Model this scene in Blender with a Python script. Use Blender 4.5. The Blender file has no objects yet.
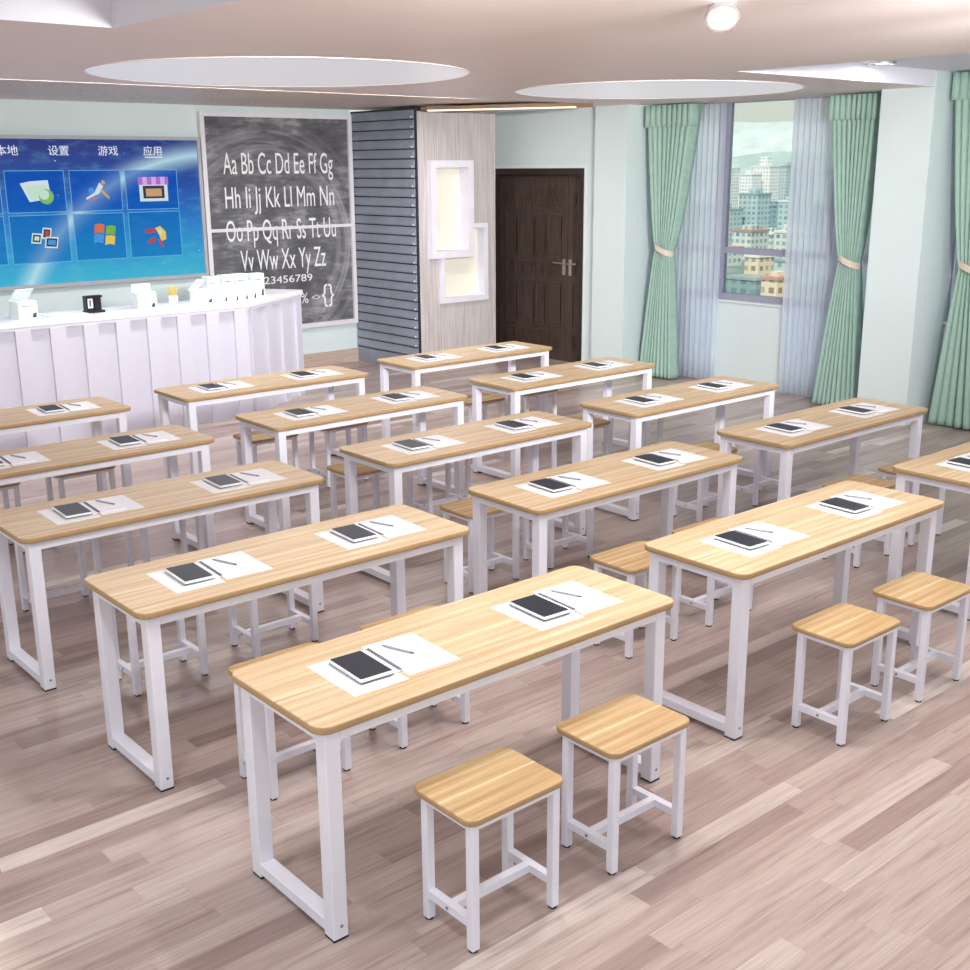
import bpy, bmesh, math, random
from mathutils import Vector, Matrix
random.seed(7)
sc = bpy.context.scene
COL = sc.collection
PI = math.pi

# ------------------------------------------------------------------ materials
def srgb(r, g, b):
    def f(c):
        c /= 255.0
        return c / 12.92 if c <= 0.04045 else ((c + 0.055) / 1.055) ** 2.4
    return (f(r), f(g), f(b), 1.0)

class N:
    """tiny node-building helper"""
    def __init__(s, name):
        s.m = bpy.data.materials.new(name); s.m.use_nodes = True
        s.t = s.m.node_tree; s.t.nodes.clear()
        s.out = s.t.nodes.new('ShaderNodeOutputMaterial')
    def n(s, typ, **kw):
        o = s.t.nodes.new(typ)
        for k, v in kw.items(): setattr(o, k, v)
        return o
    def l(s, a, b): s.t.links.new(a, b)
    def val(s, sock, v):
        if hasattr(v, 'is_output') or isinstance(v, bpy.types.NodeSocket): s.l(v, sock)
        else: sock.default_value = v
    def math(s, op, a, b=0.0, c=0.0):
        o = s.n('ShaderNodeMath', operation=op)
        s.val(o.inputs[0], a); s.val(o.inputs[1], b); s.val(o.inputs[2], c)
        return o.outputs[0]
    def comb(s, x, y, z):
        o = s.n('ShaderNodeCombineXYZ')
        s.val(o.inputs[0], x); s.val(o.inputs[1], y); s.val(o.inputs[2], z)
        return o.outputs[0]
    def coord(s, which='Object'):
        tc = s.n('ShaderNodeTexCoord'); sp = s.n('ShaderNodeSeparateXYZ')
        s.l(tc.outputs[which], sp.inputs[0])
        return tc.outputs[which], sp.outputs[0], sp.outputs[1], sp.outputs[2]
    def noise(s, vec, scale, detail=3, rough=0.55):
        o = s.n('ShaderNodeTexNoise'); s.val(o.inputs['Vector'], vec)
        o.inputs['Scale'].default_value = scale; o.inputs['Detail'].default_value = detail
        o.inputs['Roughness'].default_value = rough
        return o.outputs['Fac']
    def white(s, vec):
        o = s.n('ShaderNodeTexWhiteNoise', noise_dimensions='3D'); s.val(o.inputs['Vector'], vec)
        return o.outputs['Value']
    def ramp(s, fac, stops, interp='LINEAR'):
        o = s.n('ShaderNodeValToRGB'); s.val(o.inputs[0], fac); r = o.color_ramp; r.interpolation = interp
        while len(r.elements) < len(stops): r.elements.new(0.5)
        for e, (p, c) in zip(r.elements, stops): e.position = p; e.color = c
        return o.outputs[0]
    def mix(s, fac, a, b, mode='MIX'):
        o = s.n('ShaderNodeMix', data_type='RGBA', blend_type=mode)
        s.val(o.inputs[0], fac); s.val(o.inputs[6], a); s.val(o.inputs[7], b)
        return o.outputs[2]
    def bsdf(s, color, rough=0.5, metal=0.0, spec=0.5, bump=None, bstr=0.1, emit=None, estr=0.0, alpha=None):
        b = s.n('ShaderNodeBsdfPrincipled')
        s.val(b.inputs['Base Color'], color); s.val(b.inputs['Roughness'], rough)
        b.inputs['Metallic'].default_value = metal; b.inputs['Specular IOR Level'].default_value = spec
        if bump is not None:
            bp = s.n('ShaderNodeBump'); bp.inputs['Strength'].default_value = bstr
            bp.inputs['Distance'].default_value = 0.01
            s.l(bump, bp.inputs['Height']); s.l(bp.outputs[0], b.inputs['Normal'])
        if emit is not None:
            s.val(b.inputs['Emission Color'], emit); b.inputs['Emission Strength'].default_value = estr
        s.l(b.outputs[0], s.out.inputs[0]); return b

def plain(name, c, rough=0.5, metal=0.0, spec=0.5, var=0.04, scale=6.0):
    k = N(name); v, x, y, z = k.coord()
    f = k.noise(v, scale)
    dark = tuple(a * (1 - var) for a in c[:3]) + (1,)
    lite = tuple(min(1, a * (1 + var)) for a in c[:3]) + (1,)
    k.bsdf(k.ramp(f, [(0.3, dark), (0.7, lite)]), rough, metal, spec)
    return k.m

def emissive(name, c, strength):
    k = N(name); k.bsdf((0.02, 0.02, 0.02, 1), 0.4, emit=c, estr=strength); return k.m

M = {}
M['wall'] = plain('mint_wall_paint', srgb(212, 226, 227), 0.8, spec=0.2, var=0.015, scale=2)
M['ceiling'] = plain('ceiling_paint', srgb(232, 220, 220), 0.5, spec=0.4, var=0.015, scale=1)
M['ceiling_disc'] = plain('ceiling_disc_paint', srgb(246, 242, 246), 0.6, var=0.01)
M['disc_fill_glow'] = emissive('disc_added_glow', (0.94, 0.90, 0.93, 1), 0.60)  # glow added to the ceiling discs as fill light
M['coffer'] = plain('coffer_paint', srgb(226, 226, 238), 0.6, var=0.01)
M['white_metal'] = plain('white_powder_coated_steel', srgb(231, 231, 243), 0.32, spec=0.5, var=0.01, scale=30)
M['rubber'] = plain('black_rubber', srgb(20, 20, 22), 0.7)
M['screw'] = plain('screw_metal', srgb(140, 145, 165), 0.35, metal=0.4)
M['paper'] = plain('white_paper', srgb(240, 240, 246), 0.8, spec=0.2, var=0.01)
M['black'] = plain('black_plastic', srgb(18, 18, 22), 0.35)
M['darkglass'] = plain('dark_tablet_glass', srgb(34, 37, 48), 0.4, spec=0.25)
M['white_plastic'] = plain('white_plastic', srgb(240, 240, 245), 0.3)
M['penbody'] = plain('pen_grey', srgb(160, 164, 176), 0.3)
M['grey'] = plain('grey_plastic', srgb(110, 112, 122), 0.4)
M['chrome'] = plain('brushed_chrome', srgb(205, 205, 210), 0.25, metal=0.9)
M['counter'] = plain('counter_white_lacquer', srgb(212, 211, 226), 0.4, var=0.01)
M['carton'] = plain('white_carton', srgb(238, 248, 248), 0.6, var=0.01)
M['print'] = plain('dark_teal_print', srgb(40, 70, 70), 0.6)
M['yellow'] = plain('yellow_pencil_paint', srgb(225, 195, 70), 0.5)
M['screenframe'] = plain('screen_bezel_grey', srgb(170, 172, 180), 0.4)
M['boardframe'] = plain('board_frame_white', srgb(222, 220, 226), 0.5)
M['winframe'] = plain('window_frame_grey', srgb(150, 152, 172), 0.45)
M['sill'] = plain('sill_white', srgb(225, 232, 236), 0.5)
M['niche'] = plain('niche_frame_white', srgb(226, 224, 236), 0.5)
M['nichein'] = plain('niche_warm_lit_cream', srgb(238, 235, 220), 0.7)  # cream tone stands in for the warm light inside the niches
M['brass'] = plain('satin_nickel', srgb(205, 195, 185), 0.3, metal=0.8)
M['tie'] = plain('beige_tieback_fabric', srgb(222, 204, 190), 0.8)
M['chalk'] = plain('white_chalk', srgb(232, 232, 236), 0.9, var=0.12, scale=60)
M['ceilwood'] = plain('cornice_wood', srgb(150, 118, 92), 0.5, var=0.15)
M['led'] = emissive('warm_led_strip', (1.0, 0.86, 0.68, 1), 1.6)
M['lampglow'] = emissive('downlight_lens', (1.0, 0.97, 0.92, 1), 6.0)

def mat_floor():
    k = N('laminate_plank_floor'); v, x, y, z = k.coord()
    W, L = 0.0935, 0.86
    row = k.math('FLOOR', k.math('DIVIDE', k.math('SUBTRACT', y, 2.055), W))
    off = k.math('MULTIPLY', k.white(k.comb(row, 3.1, 0.0)), L)
    u = k.math('DIVIDE', k.math('ADD', x, off), L)
    cid = k.math('FLOOR', u)
    rnd = k.white(k.comb(row, cid, 7.7))
    rnd2 = k.white(k.comb(cid, row, 1.7))
    base = k.ramp(rnd, [(0.0, srgb(152, 132, 127)), (0.12, srgb(169, 150, 144)), (0.35, srgb(180, 162, 155)),
                        (0.85, srgb(189, 173, 166)), (0.965, srgb(199, 185, 178)), (1.0, srgb(228, 218, 211))])
    gx = k.math('ADD', k.math('MULTIPLY', x, 1.3), k.math('MULTIPLY', rnd, 40.0))
    gv = k.comb(gx, k.math('MULTIPLY', y, 26.0), k.math('MULTIPLY', rnd2, 9.0))
    g1 = k.noise(gv, 1.6, 5, 0.65)
    g2 = k.noise(k.comb(k.math('MULTIPLY', gx, 3.0), k.math('MULTIPLY', y, 160.0), rnd), 1.5, 2, 0.5)
    grain = k.ramp(g1, [(0.28, (0.60, 0.54, 0.53, 1)), (0.44, (0.86, 0.83, 0.82, 1)), (0.56, (0.94, 0.93, 0.93, 1)), (0.75, (1.06, 1.05, 1.05, 1))])
    c = k.mix(1.0, base, grain, 'MULTIPLY')
    c = k.mix(0.5, c, k.ramp(g2, [(0.3, (0.80, 0.77, 0.76, 1)), (0.6, (1.06, 1.06, 1.06, 1))]), 'MULTIPLY')
    fy = k.math('FRACT', k.math('DIVIDE', k.math('SUBTRACT', y, 2.055), W))
    fx = k.math('FRACT', u)
    gap = k.math('MAXIMUM', k.math('LESS_THAN', fy, 0.02), k.math('LESS_THAN', fx, 0.0025))
    c = k.mix(k.math('MULTIPLY', gap, 0.22), c, srgb(110, 88, 84))
    k.bsdf(c, 0.30, spec=0.45)
    return k.m
M['floor'] = mat_floor()

def mat_wood(name, tones, linepos, W):
    """long-grain boards laid along x, with a pale glue line"""
    k = N(name); v, x, y, z = k.coord()
    strip = k.math('FLOOR', k.math('MULTIPLY', y, 1.0 / W))
    rnd = k.white(k.comb(strip, 2.0, 5.0))
    gv = k.comb(k.math('MULTIPLY', x, 0.9), k.math('MULTIPLY', y, 24.0), k.math('MULTIPLY', rnd, 12.0))
    g1 = k.noise(gv, 1.4, 4, 0.6)
    g2 = k.noise(k.comb(k.math('MULTIPLY', x, 3.0), k.math('MULTIPLY', y, 120.0), rnd), 1.2, 3)
    c = k.ramp(g1, [(0.28, tones[0]), (0.45, tones[1]), (0.58, tones[2]), (0.75, tones[3])])
    c = k.mix(0.35, c, k.ramp(g2, [(0.3, (0.86, 0.83, 0.8, 1)), (0.65, (1.05, 1.05, 1.05, 1))]), 'MULTIPLY')
    c = k.mix(k.math('MULTIPLY', rnd, 0.22), c, tones[1])
    line = k.math('LESS_THAN', k.math('ABSOLUTE', k.math('SUBTRACT', y, linepos)), 0.004)
    c = k.mix(k.math('MULTIPLY', line, 0.7), c, tones[3])
    k.bsdf(c, 0.38, spec=0.4)
    return k.m
M['desk_wood'] = mat_wood('table_top_oak_laminate', [srgb(178, 146, 108), srgb(202, 174, 137), srgb(213, 188, 153), srgb(234, 218, 192)], 0.262, 0.131)
M['stool_wood'] = mat_wood('stool_seat_oak_laminate', [srgb(168, 134, 92), srgb(186, 154, 111), srgb(198, 170, 128), srgb(226, 208, 174)], 0.138, 0.138)
M['edge_wood'] = plain('table_edge_band', srgb(172, 142, 102), 0.5, var=0.06, scale=12)

def mat_chalkboard():
    k = N('chalkboard_slate'); v, x, y, z = k.coord()
    n1 = k.noise(v, 2.2, 5, 0.6); n2 = k.noise(k.comb(k.math('MULTIPLY', x, 1.0), y, k.math('MULTIPLY', z, 4.0)), 3.0, 6, 0.7)
    f = k.math('MULTIPLY', n1, n2)
    c = k.ramp(f, [(0.14, srgb(78, 78, 85)), (0.26, srgb(100, 100, 106)), (0.38, srgb(150, 150, 156))])
    # sweeping wipe arcs of old chalk
    dx = k.math('SUBTRACT', x, 0.75); dz = k.math('SUBTRACT', z, 1.0)
    r = k.math('SQRT', k.math('ADD', k.math('MULTIPLY', dx, dx), k.math('MULTIPLY', dz, dz)))
    arc = k.noise(k.comb(k.math('MULTIPLY', r, 9.0), k.math('MULTIPLY', dx, 0.8), 0.0), 1.4, 3)
    band = k.math('MAXIMUM', k.math('SUBTRACT', 1.0, k.math('MULTIPLY', k.math('ABSOLUTE', k.math('SUBTRACT', r, 1.15)), 3.2)), 0.0)
    c = k.mix(k.math('MULTIPLY', k.math('MULTIPLY', band, k.math('MAXIMUM', k.math('SUBTRACT', arc, 0.42), 0.0)), 2.2), c, srgb(190, 190, 196))
    k.bsdf(c, 0.75, spec=0.3)
    return k.m
M['chalkboard'] = mat_chalkboard()

def mat_panel():
    k = N('grey_wood_veneer'); v, x, y, z = k.coord()
    g = k.noise(k.comb(k.math('MULTIPLY', x, 60.0), k.math('MULTIPLY', y, 60.0), k.math('MULTIPLY', z, 2.0)), 1.2, 4, 0.6)
    c = k.ramp(g, [(0.3, srgb(172, 163, 163)), (0.5, srgb(192, 185, 185)), (0.7, srgb(208, 202, 202))])
    k.bsdf(c, 0.6); return k.m
M['panel'] = mat_panel()

def mat_speckle():
    k = N('speckled_soffit_stone'); v, x, y, z = k.coord()
    g = k.noise(v, 22.0, 3, 0.7)
    c = k.ramp(g, [(0.3, srgb(178, 160, 148)), (0.5, srgb(212, 196, 184)), (0.7, srgb(236, 224, 212))])
    k.bsdf(c, 0.4); return k.m
M['soffit'] = mat_speckle()

def mat_baseboard():
    k = N('baseboard_wood'); v, x, y, z = k.coord()
    g = k.noise(k.comb(k.math('MULTIPLY', x, 2.0), k.math('MULTIPLY', y, 2.0), k.math('MULTIPLY', z, 60.0)), 1.5, 4)
    k.bsdf(k.ramp(g, [(0.3, srgb(168, 146, 138)), (0.7, srgb(204, 184, 174))]), 0.45); return k.m
M['baseboard'] = mat_baseboard()

def mat_slat():
    k = N('blue_grey_slat_metal'); v, x, y, z = k.coord()
    g = k.noise(v, 3.0, 3)
    k.bsdf(k.ramp(g, [(0.3, srgb(130, 137, 152)), (0.7, srgb(148, 154, 168))]), 0.5, metal=0.0); return k.m
M['slat'] = mat_slat()
M['slatback'] = plain('slat_shadow_backing', srgb(40, 44, 54), 0.7)

def mat_door():
    k = N('dark_walnut_door'); v, x, y, z = k.coord()
    g = k.noise(k.comb(k.math('MULTIPLY', x, 14.0), k.math('MULTIPLY', y, 14.0), k.math('MULTIPLY', z, 1.6)), 2.0, 4)
    k.bsdf(k.ramp(g, [(0.3, srgb(60, 46, 42)), (0.7, srgb(86, 68, 60))]), 0.42); return k.m
M['door'] = mat_door()
M['doordark'] = plain('dark_walnut_frame', srgb(44, 30, 26), 0.5)

def mat_curtain():
    k = N('mint_curtain_fabric'); v, x, y, z = k.coord()
    g = k.noise(k.comb(k.math('MULTIPLY', y, 50.0), x, k.math('MULTIPLY', z, 8.0)), 2.0, 3)
    k.bsdf(k.ramp(g, [(0.3, srgb(152, 183, 171)), (0.7, srgb(168, 197, 186))]), 0.8, spec=0.2); return k.m
M['curtain'] = mat_curtain()

def mat_sheer():
    k = N('sheer_voile'); v, x, y, z = k.coord()
    g = k.noise(k.comb(k.math('MULTIPLY', y, 38.0), 0.0, k.math('MULTIPLY', z, 0.5)), 1.4, 3)
    d = k.n('ShaderNodeBsdfDiffuse'); d.inputs[0].default_value = srgb(240, 244, 252)
    t = k.n('ShaderNodeBsdfTranslucent'); t.inputs[0].default_value = srgb(244, 249, 255)
    a = k.n('ShaderNodeMixShader'); a.inputs[0].default_value = 0.62
    k.l(d.outputs[0], a.inputs[1]); k.l(t.outputs[0], a.inputs[2])
    tr = k.n('ShaderNodeBsdfTransparent'); tr.inputs[0].default_value = (0.97, 0.98, 1.0, 1)
    m = k.n('ShaderNodeMixShader')
    k.val(m.inputs[0], k.ramp(g, [(0.3, (0.38,) * 3 + (1,)), (0.7, (0.66,) * 3 + (1,))]))
    k.l(tr.outputs[0], m.inputs[1]); k.l(a.outputs[0], m.inputs[2]); k.l(m.outputs[0], k.out.inputs[0])
    return k.m
M['sheer'] = mat_sheer()

def mat_glass():
    k = N('window_glass')
    tr = k.n('ShaderNodeBsdfTransparent'); tr.inputs[0].default_value = (0.95, 0.97, 0.96, 1)
    gl = k.n('ShaderNodeBsdfGlossy'); gl.inputs['Roughness'].default_value = 0.02
    fr = k.n('ShaderNodeFresnel'); fr.inputs[0].default_value = 1.45
    m = k.n('ShaderNodeMixShader'); k.l(fr.outputs[0], m.inputs[0])
    k.l(tr.outputs[0], m.inputs[1]); k.l(gl.outputs[0], m.inputs[2]); k.l(m.outputs[0], k.out.inputs[0])
    return k.m
M['glass'] = mat_glass()

def mat_sheet():
    """paper with faint printed lines"""
    k = N('printed_paper'); v, x, y, z = k.coord()
    fy = k.math('FRACT', k.math('MULTIPLY', y, 55.0))
    w = k.noise(k.comb(k.math('MULTIPLY', x, 60.0), k.math('FLOOR', k.math('MULTIPLY', y, 55.0)), 0.0), 1.0, 2)
    f = k.math('MULTIPLY', k.math('LESS_THAN', fy, 0.28), k.math('GREATER_THAN', w, 0.45))
    k.bsdf(k.mix(k.math('MULTIPLY', f, 0.13), srgb(238, 239, 244), srgb(120, 120, 135)), 0.8, spec=0.2)
    return k.m
M['sheet'] = mat_sheet()

def mat_screen():
    """glowing wallpaper of a planet's curved edge: deep blue above, cyan below"""
    k = N('display_wallpaper'); v, x, y, z = k.coord()       # local x 0..W, z 0..H
    zz = k.math('ADD', k.math('DIVIDE', z, 1.45), k.math('MULTIPLY', k.noise(k.comb(x, 0.0, k.math('MULTIPLY', z, 3.0)), 1.2, 4), 0.12))
    c = k.ramp(zz, [(0.05, srgb(54, 180, 208)), (0.28, srgb(38, 150, 204)), (0.52, srgb(24, 110, 190)), (0.72, srgb(16, 70, 160)), (1.0, srgb(14, 40, 120))])
    # bright arc of atmosphere sweeping up from lower left to upper right
    cx = k.math('SUBTRACT', x, 3.75); cz = k.math('SUBTRACT', z, -1.15)
    r = k.math('SQRT', k.math('ADD', k.math('MULTIPLY', cx, cx), k.math('MULTIPLY', cz, cz)))
    d = k.math('ABSOLUTE', k.math('SUBTRACT', r, 2.42))
    glow = k.math('POWER', k.math('MAXIMUM', k.math('SUBTRACT', 1.0, k.math('MULTIPLY', d, 5.0)), 0.0), 2.0)
    cloud = k.noise(k.comb(k.math('MULTIPLY', x, 2.0), 0.0, k.math('MULTIPLY', z, 6.0)), 2.0, 5)
    c = k.mix(k.math('MULTIPLY', glow, 0.85), c, srgb(190, 226, 236))
    c = k.mix(k.math('MULTIPLY', k.math('MAXIMUM', k.math('SUBTRACT', cloud, 0.5), 0.0), 0.9), c, srgb(130, 200, 226))
    star = k.math('GREATER_THAN', k.noise(v, 26.0, 1), 0.80)
    c = k.mix(k.math('MULTIPLY', star, 0.7), c, (0.8, 0.9, 1, 1))
    k.bsdf((0.01, 0.012, 0.02, 1), 0.25, spec=0.3, emit=c, estr=0.95)
    return k.m
M['screen'] = mat_screen()
def disp(name, c, s=0.9):
    k = N(name); k.bsdf((0.01, 0.01, 0.01, 1), 0.4, spec=0.2, emit=c, estr=s); return k.m
def disp_alpha(name, c, fac, s=0.9):
    k = N(name)
    e = k.n('ShaderNodeEmission'); e.inputs[0].default_value = c; e.inputs[1].default_value = s
    t = k.n('ShaderNodeBsdfTransparent'); m = k.n('ShaderNodeMixShader'); m.inputs[0].default_value = fac
    k.l(t.outputs[0], m.inputs[1]); k.l(e.outputs[0], m.inputs[2]); k.l(m.outputs[0], k.out.inputs[0]); return k.m

def mat_facade(name, wall, win, sx, sz):
    k = N(name); v, x, y, z = k.coord()
    h = k.math('ADD', x, y)
    a = k.math('FRACT', k.math('DIVIDE', h, sx)); b = k.math('FRACT', k.math('DIVIDE', z, sz))
    f = k.math('MULTIPLY', k.math('GREATER_THAN', a, 0.42), k.math('GREATER_THAN', b, 0.45))
    rn = k.white(k.comb(k.math('FLOOR', k.math('DIVIDE', h, sx)), k.math('FLOOR', k.math('DIVIDE', z, sz)), 1.0))
    f = k.math('MULTIPLY', f, k.math('ADD', 0.5, k.math('MULTIPLY', rn, 0.5)))
    geo = k.n('ShaderNodeNewGeometry'); sp = k.n('ShaderNodeSeparateXYZ'); k.l(geo.outputs['Normal'], sp.inputs[0])
    f = k.math('MULTIPLY', f, k.math('LESS_THAN', k.math('ABSOLUTE', sp.outputs[2]), 0.5))
    k.bsdf(k.mix(f, wall, win), 0.8, spec=0.2)
    return k.m

# ------------------------------------------------------------------ mesh helpers
def box(bm, x0, y0, z0, x1, y1, z1, mi=0, mat=None):
    vs = [bm.verts.new((x, y, z)) for z in (z0, z1) for x, y in ((x0, y0), (x1, y0), (x1, y1), (x0, y1))]
    if mat is not None:
        for v in vs: v.co = mat @ v.co
    for f in ((3, 2, 1, 0), (4, 5, 6, 7), (0, 1, 5, 4), (1, 2, 6, 5), (2, 3, 7, 6), (3, 0, 4, 7)):
        bm.faces.new([vs[i] for i in f]).material_index = mi
def prism(bm, pts, z0, z1, axis='z', mi=0):
    def P(a, b, c):
        return {'z': (a, b, c), 'y': (a, c, b), 'x': (c, a, b)}[axis]
    lo = [bm.verts.new(P(a, b, z0)) for a, b in pts]; hi = [bm.verts.new(P(a, b, z1)) for a, b in pts]
    n = len(pts)
    bm.faces.new(lo[::-1]).material_index = mi; bm.faces.new(hi).material_index = mi
    for i in range(n):
        bm.faces.new((lo[i], lo[(i + 1) % n], hi[(i + 1) % n], hi[i])).material_index = mi
def cyl(bm, p0, p1, r, n=16, r2=None):
    p0 = Vector(p0); p1 = Vector(p1); d = p1 - p0; q = d.to_track_quat('Z', 'Y').to_matrix()
    r2 = r if r2 is None else r2
    a = [bm.verts.new(p0 + q @ Vector((r * math.cos(2 * PI * i / n), r * math.sin(2 * PI * i / n), 0))) for i in range(n)]
    b = [bm.verts.new(p1 + q @ Vector((r2 * math.cos(2 * PI * i / n), r2 * math.sin(2 * PI * i / n), 0))) for i in range(n)]
    bm.faces.new(a[::-1]); bm.faces.new(b)
    for i in range(n): bm.faces.new((a[i], a[(i + 1) % n], b[(i + 1) % n], b[i]))
def bev(bm, w, seg=2):
    bmesh.ops.bevel(bm, geom=[e for e in bm.edges], offset=w, segments=seg, affect='EDGES', profile=0.6)
def rrect(x0, y0, x1, y1, r, n=6):
    pts = []
    for cx, cy, a0 in ((x1 - r, y0 + r, -90), (x1 - r, y1 - r, 0), (x0 + r, y1 - r, 90), (x0 + r, y0 + r, 180)):
        for i in range(n + 1):
            a = math.radians(a0 + 90 * i / n); pts.append((cx + r * math.cos(a), cy + r * math.sin(a)))
    return pts
def slab(bm, x0, y0, x1, y1, z0, z1, r, e, n=6):
    """rounded board with softened edges; side faces get material 1"""
    rings = []
    for dz, ins in ((z0, e), (z0 + e * 0.3, e * 0.3), (z0 + e, 0), (z1 - e, 0), (z1 - e * 0.3, e * 0.3), (z1, e)):
        rings.append([bm.verts.new((x, y, dz)) for x, y in rrect(x0 + ins, y0 + ins, x1 - ins, y1 - ins, max(r - ins, 0.001), n)])
    bm.faces.new(rings[0][::-1]); bm.faces.new(rings[-1]).material_index = 0
    m = len(rings[0])
    for k in range(5):
        for i in range(m):
            f = bm.faces.new((rings[k][i], rings[k][(i + 1) % m], rings[k + 1][(i + 1) % m], rings[k + 1][i]))
            f.material_index = 1 if k < 4 else 0; f.smooth = True
def obj(name, bm, mats, parent=None, loc=None):
    bmesh.ops.recalc_face_normals(bm, faces=bm.faces)
    me = bpy.data.meshes.new(name); bm.to_mesh(me); bm.free()
    for m in (mats if isinstance(mats, (list, tuple)) else [mats]): me.materials.append(M[m] if isinstance(m, str) else m)
    o = bpy.data.objects.new(name, me); COL.objects.link(o)
    if parent is not None: o.parent = parent
    if loc is not None: o.location = loc
    return o
def tag(o, label=None, cat=None, group=None):
    if label: o['label'] = label
    if cat: o['category'] = cat
    if group: o['group'] = group
    return o
def thing(name, label, cat, loc=(0, 0, 0), group=None, rz=0):
    o = bpy.data.objects.new(name, None); COL.objects.link(o); o.location = loc; o.rotation_euler = (0, 0, rz)
    o.empty_display_size = 0.1
    return tag(o, label, cat, group)
def struct(name, bm, m, parent=None):
    o = obj(name, bm, m, parent)
    if parent is None: o['kind'] = 'structure'
    return o
def B(*a, **k):
    bm = bmesh.new(); box(bm, *a, **k); return bm
def kids(o): return [c for c in bpy.data.objects if c.parent == o]
def dup(root, loc, label):
    r = root.copy(); COL.objects.link(r); r.location = loc; r['label'] = label
    for ch in root.children:
        c = ch.copy(); COL.objects.link(c); c.parent = r
        for g in ch.children:
            d = g.copy(); COL.objects.link(d); d.parent = c
    return r
def text_mesh(name, s, size, mat, parent, loc, xs=1.0, depth=0.0, rot=(PI / 2, 0, 0), align='LEFT', offset=0.0, shear=0.0):
    cu = bpy.data.curves.new(name, 'FONT'); cu.body = s; cu.size = size; cu.extrude = depth; cu.align_x = align
    cu.offset = offset; cu.shear = shear; cu.resolution_u = 4
    o = bpy.data.objects.new(name, cu); COL.objects.link(o)
    bpy.context.view_layer.update()
    me = bpy.data.meshes.new_from_object(o.evaluated_get(bpy.context.evaluated_depsgraph_get()))
    bpy.data.objects.remove(o); me.name = name
    for v in me.vertices: v.co.x *= xs
    me.materials.clear(); me.materials.append(M[mat] if isinstance(mat, str) else mat)
    t = bpy.data.objects.new(name, me); COL.objects.link(t)
    t.rotation_euler = rot; t.location = loc
    if parent is not None: t.parent = parent
    return t

# ------------------------------------------------------------------ camera (all positions in metres, camera above x=0, y=0)
yaw, pitch, roll, H = 0.7086, 0.2675, -0.0064, 2.3282
fw = Vector((math.sin(yaw) * math.cos(pitch), math.cos(yaw) * math.cos(pitch), -math.sin(pitch)))
rt = Vector((math.cos(yaw), -math.sin(yaw), 0)); up = rt.cross(fw)
r2 = math.cos(roll) * rt + math.sin(roll) * up; u2 = -math.sin(roll) * rt + math.cos(roll) * up
cam = bpy.data.cameras.new('camera'); co = bpy.data.objects.new('camera', cam); COL.objects.link(co)
cam.sensor_width = 36; cam.lens = 36 * 1159.95 / 970; cam.clip_end = 6000
co.matrix_world = Matrix(((r2.x, u2.x, -fw.x, 0), (r2.y, u2.y, -fw.y, 0), (r2.z, u2.z, -fw.z, H), (0, 0, 0, 1)))
sc.camera = co
FW, RT, UP = fw.copy(), r2.copy(), u2.copy()
def inview(p, m=20):
    d = Vector(p) - Vector((0, 0, H)); z = d.dot(FW)
    if z < 0.1: return False
    x = 485 + 1159.95 * d.dot(RT) / z; y = 485 - 1159.95 * d.dot(UP) / z
    return -m < x < 970 + m and -m < y < 970 + m

# ------------------------------------------------------------------ the setting
CZ = 2.97
XW, XD, XP = 10.3, 9.85, 9.75           # window wall, door wall, pillar faces
struct('floor', B(-2, -2, -0.1, 10.5, 12.1, 0), 'floor')
struct('wall_back', B(-2, 12.0, 0, 8.2, 12.15, 3.3), 'wall')
# ceiling: slab with two coffers
bm = bmesh.new()
box(bm, -2, 5.57, CZ, 10.5, 9.08, CZ + 0.35)
box(bm, 2.49, -2, CZ, 7.0, 5.57, CZ + 0.35); box(bm, 7.0, 5.44, CZ, 10.5, 5.57, CZ + 0.35)
box(bm, 9.15, 9.08, CZ, 10.5, 12.15, CZ + 0.35)
struct('ceiling', bm, 'ceiling')
struct('ceiling_coffer_left', B(-2, -2, 3.22, 2.49, 5.57, 3.3), 'coffer')
struct('ceiling_coffer_right', B(7.0, -2, 3.10, 10.5, 5.44, 3.2), 'coffer')
bm = bmesh.new()      # painted upright faces of the coffers
box(bm, -2, 5.555, CZ, 2.49, 5.57, 3.22); box(bm, 2.475, -2, CZ, 2.49, 5.555, 3.22)
struct('trim_1', bm, 'coffer')
bm = bmesh.new()
box(bm, 7.0, 5.425, CZ, 10.5, 5.44, 3.10); box(bm, 7.0, -2, CZ, 7.015, 5.425, 3.10)
struct('trim_2', bm, 'coffer')
struct('trim_3', B(-2, 9.45, CZ + 0.024, 9.15, 12.0, CZ + 0.1), 'soffit')
struct('trim_8', B(-2, 9.08, CZ + 0.1, 9.15, 12.0, CZ + 0.14), 'ceiling')  # closes the slot added to hide the fill light
def round_panel(label, cx, cy, r):
    t = thing('round_ceiling_panel', label, 'ceiling light', (cx, cy, CZ), 'round ceiling panels with added glow')
    bm = bmesh.new(); prism(bm, [(r * math.cos(2 * PI * i / 96), r * math.sin(2 * PI * i / 96)) for i in range(96)], -0.003, 0.0)
    obj('fill_glow_face', bm, 'disc_fill_glow', t)  # disc face given an added glow to brighten the tables below
    bm = bmesh.new(); n = 96
    for i in range(n):
        a, b = 2 * PI * i / n, 2 * PI * (i + 1) / n
        q = [(r, 0.0), (r, -0.006), (r + 0.012, -0.006), (r + 0.012, 0.0)]
        P = lambda an, k: (q[k][0] * math.cos(an), q[k][0] * math.sin(an), q[k][1])
        for k in range(3): bm.faces.new([bm.verts.new(P(a, k)), bm.verts.new(P(b, k)), bm.verts.new(P(b, k + 1)), bm.verts.new(P(a, k + 1))])
    bmesh.ops.remove_doubles(bm, verts=bm.verts, dist=1e-5); obj('rim', bm, 'ceiling', t)
round_panel('large round ceiling panel with added fill glow, the one nearer the blackboard', 4.54, 7.46, 1.31)
round_panel('large round ceiling panel with added fill glow, the one nearer the curtained window', 8.15, 7.15, 1.24)
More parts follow.
